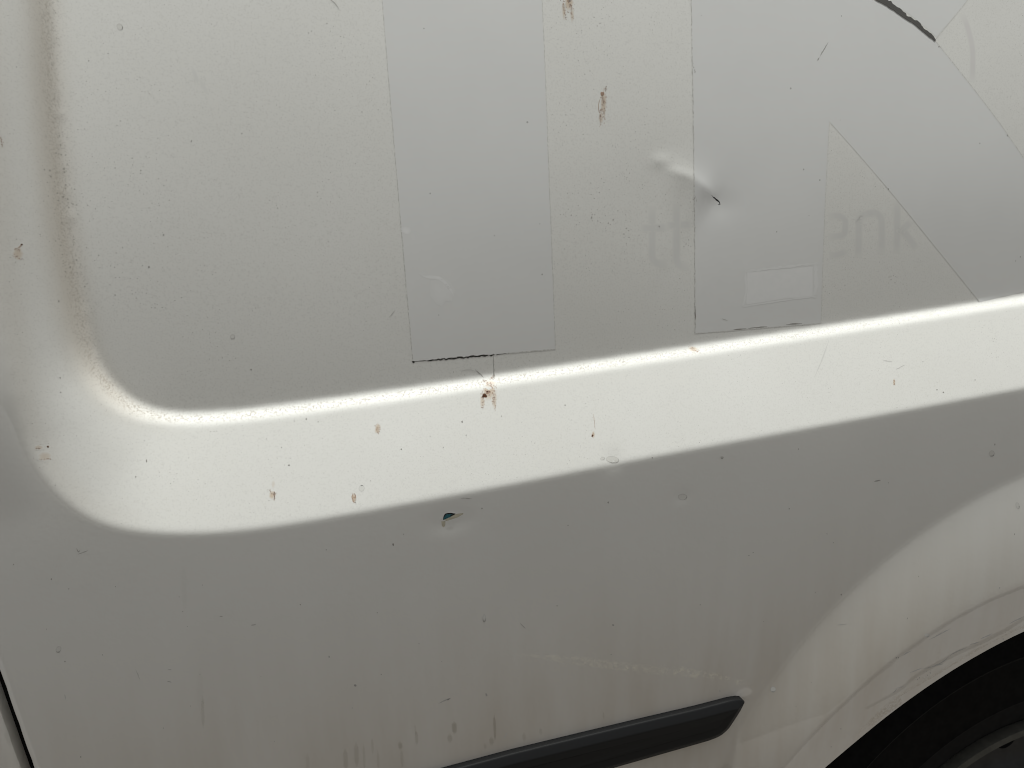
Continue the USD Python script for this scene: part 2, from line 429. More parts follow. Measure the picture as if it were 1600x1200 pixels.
fx = lines(X0 + 0.01, X1 - 0.01, -0.21, 0.60, 0.0015, 0.008)
fz = lines(Z0 + 0.01, Z1 - 0.01, CAM_H - 0.46, CAM_H + 0.15, 0.0015, 0.008)
SPK = RegularGridInterpolator((gz, gx), np.clip(
    np.where(S1 < LEDGE_W, 1.0, np.where(S2 < 0, 0.85, 0.16)) + 1.6 * np.exp(-((S1 - 0.001) / 0.0035) ** 2) * smoothstep(-0.06, -0.11, GX), 0, 2.4), bounds_error=False, fill_value=None)
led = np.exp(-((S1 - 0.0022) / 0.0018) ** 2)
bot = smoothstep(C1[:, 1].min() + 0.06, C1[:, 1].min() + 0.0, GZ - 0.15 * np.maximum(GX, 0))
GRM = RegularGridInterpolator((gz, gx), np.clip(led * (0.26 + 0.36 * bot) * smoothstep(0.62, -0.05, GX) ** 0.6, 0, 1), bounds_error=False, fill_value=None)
side_l = smoothstep(-0.06, -0.12, GX)
brw = 0.9 * np.exp(-((S1 - 0.0035) / 0.0050) ** 2) * side_l  # left ledge: brown dirt, deepened to paint in its shade
brw = np.maximum(brw, 0.34 * np.exp(-((S2 + 0.004) / 0.0055) ** 2) * side_l * smoothstep(CAM_H - 0.17, CAM_H - 0.10, GZ))
brw = np.maximum(brw, 0.72 * smoothstep(CAM_H - 0.15, CAM_H - 0.36, GZ) * (S2 > 0))  # lower body: brown film, with shade painted in towards the bottom
brw = np.maximum(brw, 0.55 * smoothstep(0.012, 0.0, RHO - rl) * (RHO < rf))
brw = np.maximum(brw, 0.04 * ((S1 > LEDGE_W) & (S2 < 0)))
BRW = RegularGridInterpolator((gz, gx), gaussian_filter(brw, 2.0), bounds_error=False, fill_value=None)


def sheet(snap, drop):
    """The part of the body side that a cut leaves: vertices inside the cut move onto its edge, faces wholly inside go."""
    XX, ZZ = [q.ravel().copy() for q in np.meshgrid(fx, fz)]
    cut = drop(XX, ZZ)
    nx, nz = len(fx), len(fz)
    i = (np.arange(nz - 1)[:, None] * nx + np.arange(nx - 1)[None]).ravel()
    f = np.vstack([np.c_[i, i + 1, i + nx + 1], np.c_[i, i + nx + 1, i + nx]])
    f = f[~cut[f].all(1)]
    XX[cut], ZZ[cut] = snap(XX[cut], ZZ[cut])
    used = np.unique(f)
    lut = np.full(len(XX), -1); lut[used] = np.arange(len(used))
    f = lut[f]
    x, z = XX[used], ZZ[used]
    v = surf(x, z)
    v[:, 1] += 0.0
    # keep only faces with area
    ar = np.abs(np.cross(v[f[:, 1]] - v[f[:, 0]], v[f[:, 2]] - v[f[:, 0]])).sum(1)
    f = f[ar > 1e-12]
    e = np.sort(np.vstack([f[:, [0, 1]], f[:, [1, 2]], f[:, [2, 0]]]), axis=1)
    ed = np.vstack([f[:, [0, 1]], f[:, [1, 2]], f[:, [2, 0]]])
    _, inv, cnt = np.unique(e, axis=0, return_inverse=True, return_counts=True)
    bd = ed[cnt[inv.ravel()] == 1]
    k = len(v)
    A, B = v[bd[:, 0]], v[bd[:, 1]]
    dn = np.array([0, 0.018, 0])
    q = np.vstack([A, B, B + dn, A + dn])
    n = len(bd); j = np.arange(n) + k
    ff = np.vstack([np.c_[j + n, j, j + 3 * n], np.c_[j + n, j + 3 * n, j + 2 * n]])
    V2 = np.vstack([v, q])
    qz = np.c_[V2[:, 2], V2[:, 0]]
    return (V2, np.vstack([f, ff])), {"speck": SPK(qz), "grime": GRM(qz), "brown": BRW(qz)}


def cut_body(x, z):
    r = np.hypot(x - WC[0], z - WC[1]); T = np.arctan2(z - WC[1], x - WC[0])
    return (r < r_edge(T)) | (x < gap_x(z) + GAPW / 2)


def snap_body(x, z):
    r = np.hypot(x - WC[0], z - WC[1]); T = np.arctan2(z - WC[1], x - WC[0])
    R = r_edge(T)
    inn = r < R
    return np.where(inn, WC[0] + R * np.cos(T), gap_x(z) + GAPW / 2), np.where(inn, WC[1] + R * np.sin(T), z)


ms, pv = sheet(snap_body, cut_body)
put("side_panel", ms, "white_paint", VAN, smooth=True, prim=pv, label="white painted side panel with recessed upper field and flared wheel arch")
ms, pv = sheet(lambda x, z: (gap_x(z) - GAPW / 2, z), lambda x, z: x > gap_x(z) - GAPW / 2)
put("door", ms, "white_paint", VAN, smooth=True, prim=pv, label="edge of the white door beyond the black shut line")
zs = np.linspace(Z0 + .02, Z1 - .02, 40)
y0 = -HF(np.c_[zs, gap_x(zs)]) + 0.009
vv = np.vstack([np.c_[gap_x(zs) - 0.014, y0, zs], np.c_[gap_x(zs) + 0.014, y0, zs], np.c_[gap_x(zs) + 0.014, y0 + .006, zs], np.c_[gap_x(zs) - 0.014, y0 + .006, zs]])
i = np.arange(39)
put("door_seal", (vv, np.vstack([np.c_[i + k1, i + k2, i + k2 + 1, i + k1 + 1] for k1, k2 in ((0, 40), (40, 80), (80, 120), (120, 0))])), "seal", VAN)

# wheel-arch liner: drum behind the arch with a closed back
th = np.linspace(-0.45, math.pi + 0.45, 120)
prof = [(0.375, 0.034), (0.385, 0.07), (0.385, 0.30), (0.0, 0.31)]
vv = np.vstack([np.c_[WC[0] + r * np.cos(th), np.full(120, y), WC[1] + r * np.sin(th)] for r, y in prof])
i = np.arange(119)
put("wheel_arch_liner", (vv, np.vstack([np.c_[k * 120 + i, k * 120 + i + 1, (k + 1) * 120 + i + 1, (k + 1) * 120 + i] for k in range(3)])), "liner", VAN, smooth=30)

# wheel
WX = xform("wheel", VAN, label="black tyred wheel with a grey steel rim in the dark arch")
AX = np.array([0.595, 0.0, CAM_H - 0.658])


def lathe(prof, n=180, phase=0.0):
    a_ = np.linspace(0, 2 * math.pi, n, endpoint=False) + phase
    p = np.array(prof)
    v = np.array([[AX[0] + r * math.cos(q), y, AX[2] + r * math.sin(q)] for q in a_ for r, y in p])
    k = len(p)
    f = [(i * k + j, i * k + j + 1, ((i + 1) % n) * k + j + 1, ((i + 1) % n) * k + j) for i in range(n) for j in range(k - 1)]
    return v, np.array(f)


put("tyre", lathe([(0.200, 0.082), (0.206, 0.072), (0.214, 0.067), (0.232, 0.0635), (0.236, 0.0615), (0.240, 0.063), (0.258, 0.061), (0.278, 0.062), (0.281, 0.0605), (0.284, 0.063),
                   (0.300, 0.070), (0.311, 0.079), (0.316, 0.10), (0.3165, 0.15), (0.316, 0.20), (0.308, 0.225), (0.28, 0.245), (0.2, 0.22)]), "rubber", WX, smooth=28)
put("rim", lathe([(0.193, 0.095), (0.1945, 0.074), (0.1965, 0.066), (0.201, 0.061), (0.206, 0.062), (0.208, 0.068), (0.204, 0.080), (0.198, 0.090)]), "steel_rim", WX, smooth=40)
# disc with round holes near its rim
holes = []
NH, RH = 16, 0.167
HP = math.atan2(*(pt(1561, 1172, 0.105) - AX)[[2, 0]])
plan = Point(0, 0).buffer(0.1955, 96).difference(shapely.union_all([Point(RH * math.cos(HP + k * 2 * math.pi / NH), RH * math.sin(HP + k * 2 * math.pi / NH)).buffer(0.0135, 10) for k in range(NH)]))
disc = trimesh.creation.extrude_polygon(plan, 0.004, engine="earcut").subdivide_to_size(0.02)
v = disc.vertices
rr = np.hypot(v[:, 0], v[:, 1])
dy = 0.080 + 0.020 * smoothstep(0.195, 0.175, rr) - 0.030 * smoothstep(0.15, 0.10, rr)
put("wheel_disc", (np.c_[AX[0] + v[:, 0], dy + v[:, 2], AX[2] + v[:, 1]], disc.faces[:, ::-1]), "steel_disc", WX, smooth=30)
put("brake_drum", lathe([(0.0, 0.135), (0.118, 0.135), (0.125, 0.14), (0.125, 0.22), (0.0, 0.22)], 60), "liner", WX, smooth=30)

# black rub strip with a bevelled top edge and a swept end
mp_top = [(560, 1234), (690, 1203), (800, 1173.5), (900, 1149), (1000, 1125), (1090, 1104), (1140, 1091), (1155, 1089.5), (1162, 1092)]
mp_bot = [(1164, 1098), (1158, 1109), (1150, 1121), (1138, 1139), (1125, 1150), (1108, 1157), (1060, 1171), (967, 1197), (860, 1228), (560, 1312)]
MH = 0.0095
PB = np.vstack([pre(mp_top, 0.002), pre(mp_bot, 0.004)])
back = Polygon(PB).buffer(0.002).buffer(-0.002).simplify(0.0002)
nst, rings = 160, []
ins = [(0.0, -0.0015), (0.0, 0.0034), (0.0003, 0.0044), (0.0010, 0.0052), (0.0050, 0.0074), (0.0058, 0.0077), (0.0068, 0.0078), (0.0115, 0.0074)]
ring0 = np.array([back.exterior.interpolate(q, normalized=True).coords[0] for q in np.linspace(0, 1, nst, endpoint=False)])
if Polygon(ring0).exterior.is_ccw is False:
    ring0 = ring0[::-1]
tg = np.roll(ring0, -1, 0) - np.roll(ring0, 1, 0)
nr = np.c_[-tg[:, 1], tg[:, 0]]; nr /= np.linalg.norm(nr, axis=1)[:, None]
vv = []
for d_in, h_out in ins:
    g_ = back.buffer(-d_in)
    pts = []
    for p, n_ in zip(ring0, nr):
        q = p + n_ * d_in
        if d_in and not g_.buffer(1e-5).contains(Point(q)):
            q = np.array(g_.exterior.interpolate(g_.exterior.project(Point(q))).coords[0])
        pts.append(q)
    pts = np.array(pts)
    vv.append(surf(pts[:, 0], pts[:, 1]) - np.array([0, 1, 0]) * h_out)
vv = np.vstack(vv)
i = np.arange(nst); j = (i + 1) % nst
ff = np.vstack([np.c_[k * nst + i, k * nst + j, (k + 1) * nst + j, (k + 1) * nst + i] for k in range(len(ins) - 1)])
last = vv[(len(ins) - 1) * nst:]
capv, capf = trimesh.creation.triangulate_polygon(Polygon(last[:, [0, 2]]), engine="earcut")
capy = np.array([last[np.argmin(np.hypot(last[:, 0] - c[0], last[:, 2] - c[1])), 1] for c in capv])
k = len(vv)
V2 = np.vstack([vv, np.c_[capv[:, 0], capy, capv[:, 1]]])
F2 = np.vstack([ff[:, [0, 1, 2]], ff[:, [0, 2, 3]], capf + k])
put("rub_strip", (V2, F2), "black_plastic", VAN, smooth=22, label="black plastic rub strip with a swept pointed end before the wheel arch")


# ------------------------------------------------------------------ films and marks that follow the surface
def film(poly, lift, size=0.004, skirt=True):
    v, f = trimesh.creation.triangulate_polygon(poly, engine="earcut")
    v, f = trimesh.remesh.subdivide_to_size(np.c_[v, np.zeros(len(v))], f, size, max_iter=14)
    mm = trimesh.Trimesh(v, f, process=True)
    v, f = np.array(mm.vertices), np.array(mm.faces)
    cr = np.cross(v[f[:, 1]] - v[f[:, 0]], v[f[:, 2]] - v[f[:, 0]])[:, 2]
    f = np.where((cr < 0)[:, None], f[:, ::-1], f)
    P = surf(v[:, 0], v[:, 1], lift)
    if not skirt:
        return P, f
    ed = np.vstack([f[:, [0, 1]], f[:, [1, 2]], f[:, [2, 0]]])
    _, inv, cnt = np.unique(np.sort(ed, 1), axis=0, return_inverse=True, return_counts=True)
    bd = ed[cnt[inv.ravel()] == 1]
    Q = surf(v[:, 0], v[:, 1], 0.0)
    n, k = len(bd), len(P)
    q = np.vstack([P[bd[:, 0]], P[bd[:, 1]], Q[bd[:, 1]], Q[bd[:, 0]]])
    j = np.arange(n) + k
    return np.vstack([P, q]), np.vstack([f, np.c_[j + n, j, j + 3 * n], np.c_[j + n, j + 3 * n, j + 2 * n]])


def jag(P, amp_, n, seed=0):
    """Dense outline with a ragged edge, pixels in, pixels out."""
    r_ = np.random.default_rng(seed)
    L = LineString(P)
    q = np.array([L.interpolate(t_, normalized=True).coords[0] for t_ in np.linspace(0, 1, n)])
    return q + gaussian_filter(r_.normal(0, amp_, q.shape), (0.8, 0))


VIN = 0.00003
v1 = Polygon(on([(581, -190), (597, 0), (622, 300), (645, 565), (868, 545), (858, 280), (847, 0), (840, -190)]))
put("vinyl_film", film(v1, VIN), "vinyl_film", VAN, smooth=25, label="plain grey-white vinyl rectangle, the left one of the two films in the recess")
arc_t = on(spline([(1290, -100), (1340, -22), (1385, 6), (1415, 24), (1437, 42), (1461, 64), (1500, 112), (1560, 190), (1600, 248), (1680, 368), (1720, 432)], 30))
v2 = Polygon(np.vstack([on([(1078, -190), (1080, 0), (1084, 260), (1086, 521), (1180, 513.5), (1283, 505), (1288, 350), (1296, 190), (1380, 286), (1460, 384), (1531, 472)]), on([(1600, 456), (1700, 437)]), arc_t[::-1], on([(1270, -190)])]).copy())
if not v2.is_valid:
    v2 = v2.buffer(0)
put("vinyl_film", film(v2, VIN), "vinyl_film", VAN, smooth=25, label="grey-white vinyl lettering block with slanting edges at the right of the recess")
v3 = Polygon(on([(1463, 58), (1512, 0), (1580, -90), (1400, -190), (1290, -120), (1345, -26), (1390, 4), (1420, 22), (1440, 38)]))
if v3.is_valid:
    put("vinyl_film", film(v3, VIN), "vinyl_film", VAN, smooth=25, label="grey-white film piece above the torn dark strip")


class Marks:
    """Collects small flat pieces (polygons and ribbons given in pixels of the photograph) that become one mesh on the surface."""
    def __init__(self, lift):
        self.v, self.f, self.m, self.n, self.lift = [], [], [], 0, lift

    def _add(self, P, f, m_):
        q = on(P, 4)
        assert len(np.broadcast_to(m_, len(P))) == len(P) and np.asarray(f).max() == len(P) - 1, (len(P), np.asarray(f).max())
        self.v.append(surf(q[:, 0], q[:, 1], self.lift)); self.f.append(np.asarray(f) + self.n); self.m.append(np.broadcast_to(m_, len(P))); self.n += len(P)

    def blob(self, x, y, rx, ry, rot=0.0, n=9, m_=1.0, rough=0.3):
        t_ = np.linspace(0, 2 * math.pi, n, endpoint=False)
        r_ = 1 + rng.uniform(-rough, rough, n)
        c, s = math.cos(rot), math.sin(rot)
        p = np.c_[rx * r_ * np.cos(t_), ry * r_ * np.sin(t_)] @ np.array([[c, s], [-s, c]]) + (x, y)
        self._add(np.vstack([[(x, y)], p]), [(0, 1 + (k + 1) % n, 1 + k) for k in range(n)], m_)
        return self

    def soft(self, x, y, rx, ry, n=16, m_=1.0, rot=0.0, rough=0.2):
        t_ = np.linspace(0, 2 * math.pi, n, endpoint=False)
        r_ = 1 + rng.uniform(-rough, rough, n)
        c, s = math.cos(rot), math.sin(rot)
        q = np.c_[rx * r_ * np.cos(t_), ry * r_ * np.sin(t_)] @ np.array([[c, s], [-s, c]])
        P = np.vstack([[(x, y)], q * .5 + (x, y), q + (x, y)])
        f = [(0, 1 + (k + 1) % n, 1 + k) for k in range(n)]
        for k in range(n):
            k2 = (k + 1) % n
            f += [(1 + k, 1 + k2, 1 + n + k2), (1 + k, 1 + n + k2, 1 + n + k)]
        self._add(P, f, np.r_[m_, np.full(n, m_ * .8), np.zeros(n)])
        return self

    def ribbon(self, P, w_, m_=1.0, taper=True, softedge=False, wob_=0.0, step=None):
        P = np.asarray(P, float)
        ln = np.hypot(*np.diff(P, axis=0).T).sum()
        k = max(4, int(ln / (step or 4)))
        C = spline(P, k) if len(P) > 2 else P[0] + (P[-1] - P[0]) * np.linspace(0, 1, k)[:, None]
        if wob_:
            C = C + rng.normal(0, wob_, C.shape)
        tg_ = np.gradient(C, axis=0); nn_ = np.c_[-tg_[:, 1], tg_[:, 0]]; nn_ /= np.maximum(np.linalg.norm(nn_, axis=1), 1e-9)[:, None]
        s = np.linspace(0, 1, k)
        ww = w_ * (np.clip(np.minimum(s, 1 - s) * 4, 0.25, 1) if taper else np.ones(k))
        if wob_:
            ww = ww * rng.uniform(0.6, 1.3, k)
        cols = (-1, -.5, .5, 1) if softedge else (-1, 1)
        ms_ = (0, 1, 1, 0) if softedge else (1, 1)
        Q = np.vstack([C + nn_ * (ww * c / 2)[:, None] for c in cols])
        end = np.clip(np.minimum(s, 1 - s) * 6, 0, 1) if softedge else np.ones(k)
        mm_ = np.concatenate([q * m_ * end for q in ms_])
        f = []
        for c in range(len(cols) - 1):
            for i_ in range(k - 1):
                a_, b_ = c * k + i_, (c + 1) * k + i_
                f += [(a_, b_, b_ + 1), (a_, b_ + 1, a_ + 1)]
        self._add(Q, f, mm_)
        return self

    def specks(self, x0, y0, x1, y1, w_, n, s0=0.5, s1=1.4, stretch=1.3, m_=1.0):
        for _ in range(max(3, int(n * 0.95))):
            t_ = rng.uniform()
            x, y = x0 + (x1 - x0) * t_ + rng.normal(0, w_ / 2), y0 + (y1 - y0) * t_ + rng.normal(0, w_ / 3)
            s = rng.uniform(s0, s1) * 0.72
            self.blob(x, y, s, s * rng.uniform(0.8, stretch), rng.uniform(-.4, .4), 6, m_ * rng.uniform(.6, 1))
        return self

    def poly(self, P, m_=1.0):
        v_, f_ = trimesh.creation.triangulate_polygon(Polygon(P), engine="earcut")
        u_, f_ = np.unique(f_, return_inverse=True)
        v_, f_ = v_[u_], f_.reshape(-1, 3)
        v_, f_ = trimesh.remesh.subdivide_to_size(np.c_[v_, np.zeros(len(v_))], f_, 9.0)
        v_ = v_[:, :2]
        self._add(v_, f_, m_)
        return self

    def done(self, name, material_, parent=VAN, **kw):
        v_, f_ = np.vstack(self.v), np.vstack(self.f)
        inn = cut_body(v_[:, 0], v_[:, 2])
        f_ = f_[~inn[f_].any(1)]
        c = np.cross(v_[f_[:, 1]] - v_[f_[:, 0]], v_[f_[:, 2]] - v_[f_[:, 0]])[:, 1]
        f_ = np.where((c > 0)[:, None], f_[:, ::-1], f_)
        path = put(name, (v_, f_), material_, parent, prim={"m": np.concatenate(self.m)}, **kw)
        q_ = np.c_[v_[:, 2], v_[:, 0]]
        nn_ = np.c_[-HGX(q_), -np.ones(len(q_)), -HGZ(q_)]
        nn_ /= np.linalg.norm(nn_, axis=1)[:, None]
        u_ = UsdGeom.Mesh.Get(stage, path)
        u_.CreateNormalsAttr(Vt.Vec3fArray.FromNumpy(nn_.astype(np.float32)))
        u_.SetNormalsInterpolation("vertex")
        return path


LO, LO2, HI, HI2 = 0.000015, 0.00003, 0.000042, 0.00005

# torn dark film strip
tp = [(1352, -14), (1368, 0), (1380, 6.2), (1392, 13.7), (1406, 23.7), (1425, 35.6), (1437, 45.6), (1447, 53.7), (1456, 60.6), (1460.6, 64), (1462.2, 62.5),
      (1458.7, 56.9), (1454, 51.9), (1448.7, 48.1), (1445, 46.2), (1440, 40.6), (1437.5, 36.2), (1432.5, 31.9), (1427.5, 31.2), (1422.5, 26.9), (1416.2, 25), (1415, 20.6), (1411, 18),
      (1406, 13), (1402.5, 12), (1397.5, 8), (1393.7, 5), (1392, 1.2), (1389, 2), (1386, 0), (1372, -14)]
q = on(jag(tp + tp[:1], 0.35, 190, 3)[:-1])
put("torn_film", film(Polygon(q).buffer(0), 0.00025, 0.003), "dark_film", VAN, smooth=25, label="torn dark grey strip of film at the top right")

# dirt caught along the film edges
e1 = Marks(HI)
e1.ribbon([(590, -90), (597, 0), (622, 300), (645, 565)], 1.5, 0.7, False, wob_=0.25)
e1.ribbon([(841, -90), (847, 0), (858, 280), (868, 545)], 1.5, 0.55, False, wob_=0.25)
e1.ribbon([(790, 552.5), (868, 545.5)], 1.6, 0.8, False, wob_=0.2)
e1.done("edge_dirt", "edge_dirt")
e1 = Marks(HI)
e1.ribbon([(645, 565.5), (720, 559), (795, 552.5)], 2.6, 1.0, True, wob_=0.45, step=3).blob(646, 565.5, 2.2, 1.7)
e1.done("edge_dirt", "black_dirt", label="black line of dirt under the left vinyl rectangle")
e2 = Marks(HI)
e2.ribbon([(1079, -90), (1080, 0), (1084, 260), (1086, 521)], 1.7, 0.9, False, wob_=0.25)
e2.ribbon([(1086, 521), (1180, 513.5), (1283, 505)], 1.3, 0.5, False, wob_=0.2)
e2.ribbon([(1283, 505), (1288, 350), (1296, 190)], 1.3, 0.35, False)
e2.ribbon([(1296, 190), (1380, 286), (1460, 384), (1531, 472)], 0.9, 0.2, False)
e2.ribbon([(1463, 66), (1500, 112), (1560, 190), (1600, 248), (1640, 308)], 1.5, 0.6, False)
e2.ribbon([(1463, 60), (1512, 0)], 1.3, 0.4, False)
e2.done("edge_dirt", "edge_dirt")
for L_, w_ in (([(1146, 515), (1166, 513.5)], 1.5), ([(1169, 513), (1199, 510.5)], 1.3), ([(1228, 506.8), (1253, 505.2)], 1.4), ([(1086, 478), (1087, 500)], 1.4)):
    Marks(HI2).ribbon(L_, w_, wob_=0.15).done("edge_dirt", "grime")
for x_, y_ in ((1388, 295.5), (1574, 212), (1467, 73)):
    Marks(HI2).blob(x_, y_, 1.1, 1.1).done("dirt_spot", "grime")
Marks(HI2).specks(1082, 85, 1085, 115, 1.5, 7, .6, 1.2).done("edge_dirt", "grime", kind="stuff")
Marks(HI2).specks(1086, 305, 1088, 318, 2.5, 8, .6, 1.3).done("edge_dirt", "grime", kind="stuff")

# black crack at the end of the crease, thin scratches
Marks(HI2).ribbon([(1112, 305.5), (1116.5, 309.5), (1120, 312.5), (1124, 316), (1125, 319.5), (1121.5, 319)], 2.0, 1.0, True, wob_=0.15, step=1.6).done("crack", "hole_black", label="short black crack at the end of the crease dent")
for pts_, w_, k_ in (([(1294, 66), (1287, 78), (1281, 88)], 1.3, 1), ([(1280, 90), (1277, 95)], 1.4, 1), ([(514, -2), (524, 6), (530, 16)], 1.6, .55), ([(720, 778), (738, 779.5)], 1.3, .6), ([(1366, 752.5), (1376, 750)], 2.0, .9),
                     ([(608, 496), (617, 485)], 1.1, .55), ([(685, 1099), (694, 1095), (704, 1091)], 1.6, .7), ([(698, 1094), (704, 1090.5)], 2.2, .9), ([(813, 974), (821, 982)], 1.3, .8), ([(553, 1070), (557, 1072)], 2.6, 1),
                     ([(759, 1083), (761, 1088)], 2.3, .8), ([(212, 1046), (219, 1062)], 1.2, .45), ([(262, 1046.5), (268, 1046)], 1.3, .6), ([(261, 1064), (268, 1066)], 1.5, .7), ([(343, 963), (348, 963)], 1.3, .6), ([(392, 977), (400, 975.5)], 1.4, .6),
                     ([(122, 866), (130, 863), (138, 860)], 1.2, .6), ([(120, 857), (123, 862), (125, 860)], 1.6, .7), ([(1399, 1076), (1412, 1072)], 1.2, .5), ([(101, 1085), (103, 1093)], 1.6, .4), ([(787, 1154), (793, 1144)], 1.2, .4),
                     ([(1295, 531), (1285, 560), (1272, 590)], 1.8, .22), ([(1380, 563), (1394, 565)], 1.1, .4), ([(1400, 577), (1414, 570)], 1.2, .45), ([(742, 577), (746, 581), (752, 586), (756, 591)], 1.6, .8), ([(720, 580), (735, 578), (744, 581)], 1.0, .4),
                     ([(771, 552), (771.5, 575), (772, 592)], 1.2, .9), ([(771, 580), (772, 592)], 2.0, .9), ([(1310, 976), (1323, 975)], 1.1, .4), ([(298, 222), (300, 219)], 1.6, .8), ([(1128, 498), (1137, 501)], 1.2, .6), ([(923, 342), (925, 338)], 1.8, .8),
                     ([(1029, 353), (1031, 354.5)], 2.0, .8)):
    Marks(HI2).ribbon(pts_, w_, k_, True, wob_=0.12, step=2).done("scratch", "scratch")

# rust
def rust(label, f1, f2=None, f3=None):
    P = xform("rust_spot", VAN, label=label)
    for k_, (nm, mt, fn) in enumerate((("stain", "rust_tint", f3), ("rust", "rust", f1), ("pit", "dark_rust", f2))):
        if fn:
            M_ = Marks(LO + 0.000012 * k_)
            fn(M_); M_.done(nm, mt, P)


rust("pair of brown rust streaks at the top edge",
     lambda M_: M_.specks(879, -6, 881, 18, 2.2, 22).specks(881, 15, 885, 33, 1.8, 14).specks(889, -5, 891, 10, 4.0, 22, .8, 1.8).specks(892, 6, 895, 32, 2.0, 26).specks(886, 8, 888, 20, 2, 5),
     lambda M_: M_.specks(889, -3, 891, 2, 2, 7, .9, 1.6), lambda M_: M_.soft(889, 4, 8, 16, m_=.8).soft(894, 24, 3.5, 12, m_=.5).soft(881, 16, 3, 16, m_=.6))
rust("elongated brown rust chip in the middle of the recess",
     lambda M_: M_.blob(941, 147, 2.6, 4.2).specks(941, 150, 943, 165, 2.2, 26, .8, 1.8).specks(947, 134, 946, 142, 2.2, 14).specks(947, 146, 945, 180, 1.6, 22).specks(937, 172, 939, 197, 2.0, 24).specks(943, 180, 945, 196, 2, 10).specks(940, 168, 942, 180, 2.2, 14)
     .ribbon([(938, 154), (935.5, 162), (935, 170), (936, 176)], 0.9),
     lambda M_: M_.specks(937, 176, 938, 182, 1.2, 5, .7, 1.1).specks(947, 135, 947, 141, 1, 4), lambda M_: M_.soft(943, 160, 5, 24, m_=.7).soft(939, 184, 4, 12, m_=.5))
rust("largest rust spot, dark brown with a tan halo, on the lower crease",
     lambda M_: M_.blob(763.5, 612, 3.0, 2.6).blob(761, 614.5, 2.4, 2.2).specks(757, 598, 774, 606, 4, 46, .5, 1.3).specks(771, 604, 772, 632, 3.5, 52, .5, 1.2).specks(753.5, 612, 754.5, 638, 2.0, 34, .5, 1.3).specks(756, 594, 760, 597, 2.5, 16).specks(766, 593, 772, 587, 3, 24).specks(774, 632, 773, 642, 1.5, 8).specks(758, 606, 770, 622, 4, 36, .4, 1.1)
     .ribbon([(758, 609), (761, 613)], 1.2),
     lambda M_: M_.blob(757.5, 618.5, 3.2, 3.2, rough=.4).blob(755.2, 620.0, 1.8, 1.6).blob(761, 611.5, 1.2, 1).blob(771.5, 586, 1.2, 1.6).specks(761, 613, 765, 611, 1.2, 5, .5, 1.),
     lambda M_: M_.soft(764, 610, 13, 16, m_=.75).soft(766, 600, 11, 8, m_=.6).soft(754, 626, 4, 14, m_=.6).soft(772, 624, 5, 16, m_=.6))
rust("small tan rust freckle on the sloping band, beneath the left film",
     lambda M_: M_.specks(587.5, 664, 588.5, 673, 2.4, 16, .5, 1.1).specks(592, 663, 593, 676, 2, 16, .5, 1.1).specks(589, 674, 592, 677, 1.6, 8), None, lambda M_: M_.soft(590, 670, 5, 9, m_=.8))
rust("forked brown rust mark low on the sloping band",
     lambda M_: M_.specks(421, 765, 423, 770, 1.3, 9, .6, 1.2).specks(424, 771, 429, 772, 1.3, 12, .6, 1.2).specks(429, 768, 429, 782, 1.7, 24, .7, 1.4), lambda M_: M_.specks(428.5, 770, 429, 781, 1, 6, .6, 1), lambda M_: M_.soft(425, 773, 5, 7, m_=.8).soft(427, 757, 3, 7, m_=.3))
rust("oval tan rust ring low on the sloping band",
     lambda M_: M_.ribbon([(550.5, 771), (550.5, 777), (553, 785), (555.5, 786)], 1.3, wob_=.3, step=1.5).ribbon([(552, 770), (555.5, 774), (556, 782)], 1.1, wob_=.3, step=1.5).ribbon([(551, 778), (556, 777)], 1.0).specks(551, 770, 556, 786, 2, 16, .4, .9), lambda M_: M_.specks(554, 784, 556, 786, 1, 3), lambda M_: M_.soft(553, 778, 4, 9, m_=.9))
rust("thin rust run with a dot at its foot on the sloping band",
     lambda M_: M_.ribbon([(927, 647), (928.5, 657), (929.5, 671)], 1.0, .6, wob_=.2, step=2).specks(926.5, 676, 926, 683, 1.6, 12, .5, 1.3), lambda M_: M_.blob(925.6, 681, 1.3, 1.5), lambda M_: M_.soft(927, 679, 3, 6, m_=.8))
rust("rusty cluster in the bright ledge beneath the right film", lambda M_: M_.specks(1076, 542, 1090, 549, 3, 36, .5, 1.2), None, lambda M_: M_.soft(1083, 545, 8, 5, m_=.7))
rust("short tan run at the right of the sloping band", lambda M_: M_.specks(1397, 594, 1397.5, 601, 1.2, 10, .5, 1.2), None, lambda M_: M_.soft(1397, 597, 2.4, 7, m_=.8))
rust("brown mark at the left edge of the recess frame", lambda M_: M_.specks(1, 214, 4, 229, 1.2, 24, .5, 1.1), None, None)
rust("muddy brown scrape on the left upright of the frame", lambda M_: M_.specks(34, 381, 27, 392, 2, 14, .5, 1.3).specks(24, 388, 32, 392, 4, 14, .4, 1.1).specks(22, 400, 36, 405, 4, 22, .4, 1.2), lambda M_: M_.blob(34, 382, 1.6, 1.2), lambda M_: M_.soft(28, 396, 9, 14, m_=.6))
rust("pair of brown smudges at the frame's rounded corner", lambda M_: M_.specks(54, 700, 63, 701, 1.6, 18, .4, 1.2).specks(61, 718, 78, 717, 1.4, 22, .4, 1.1), lambda M_: M_.blob(75, 698, 1.6, 1.6), lambda M_: M_.soft(60, 699, 8, 5, m_=.5).soft(70, 714, 12, 8, m_=.5))
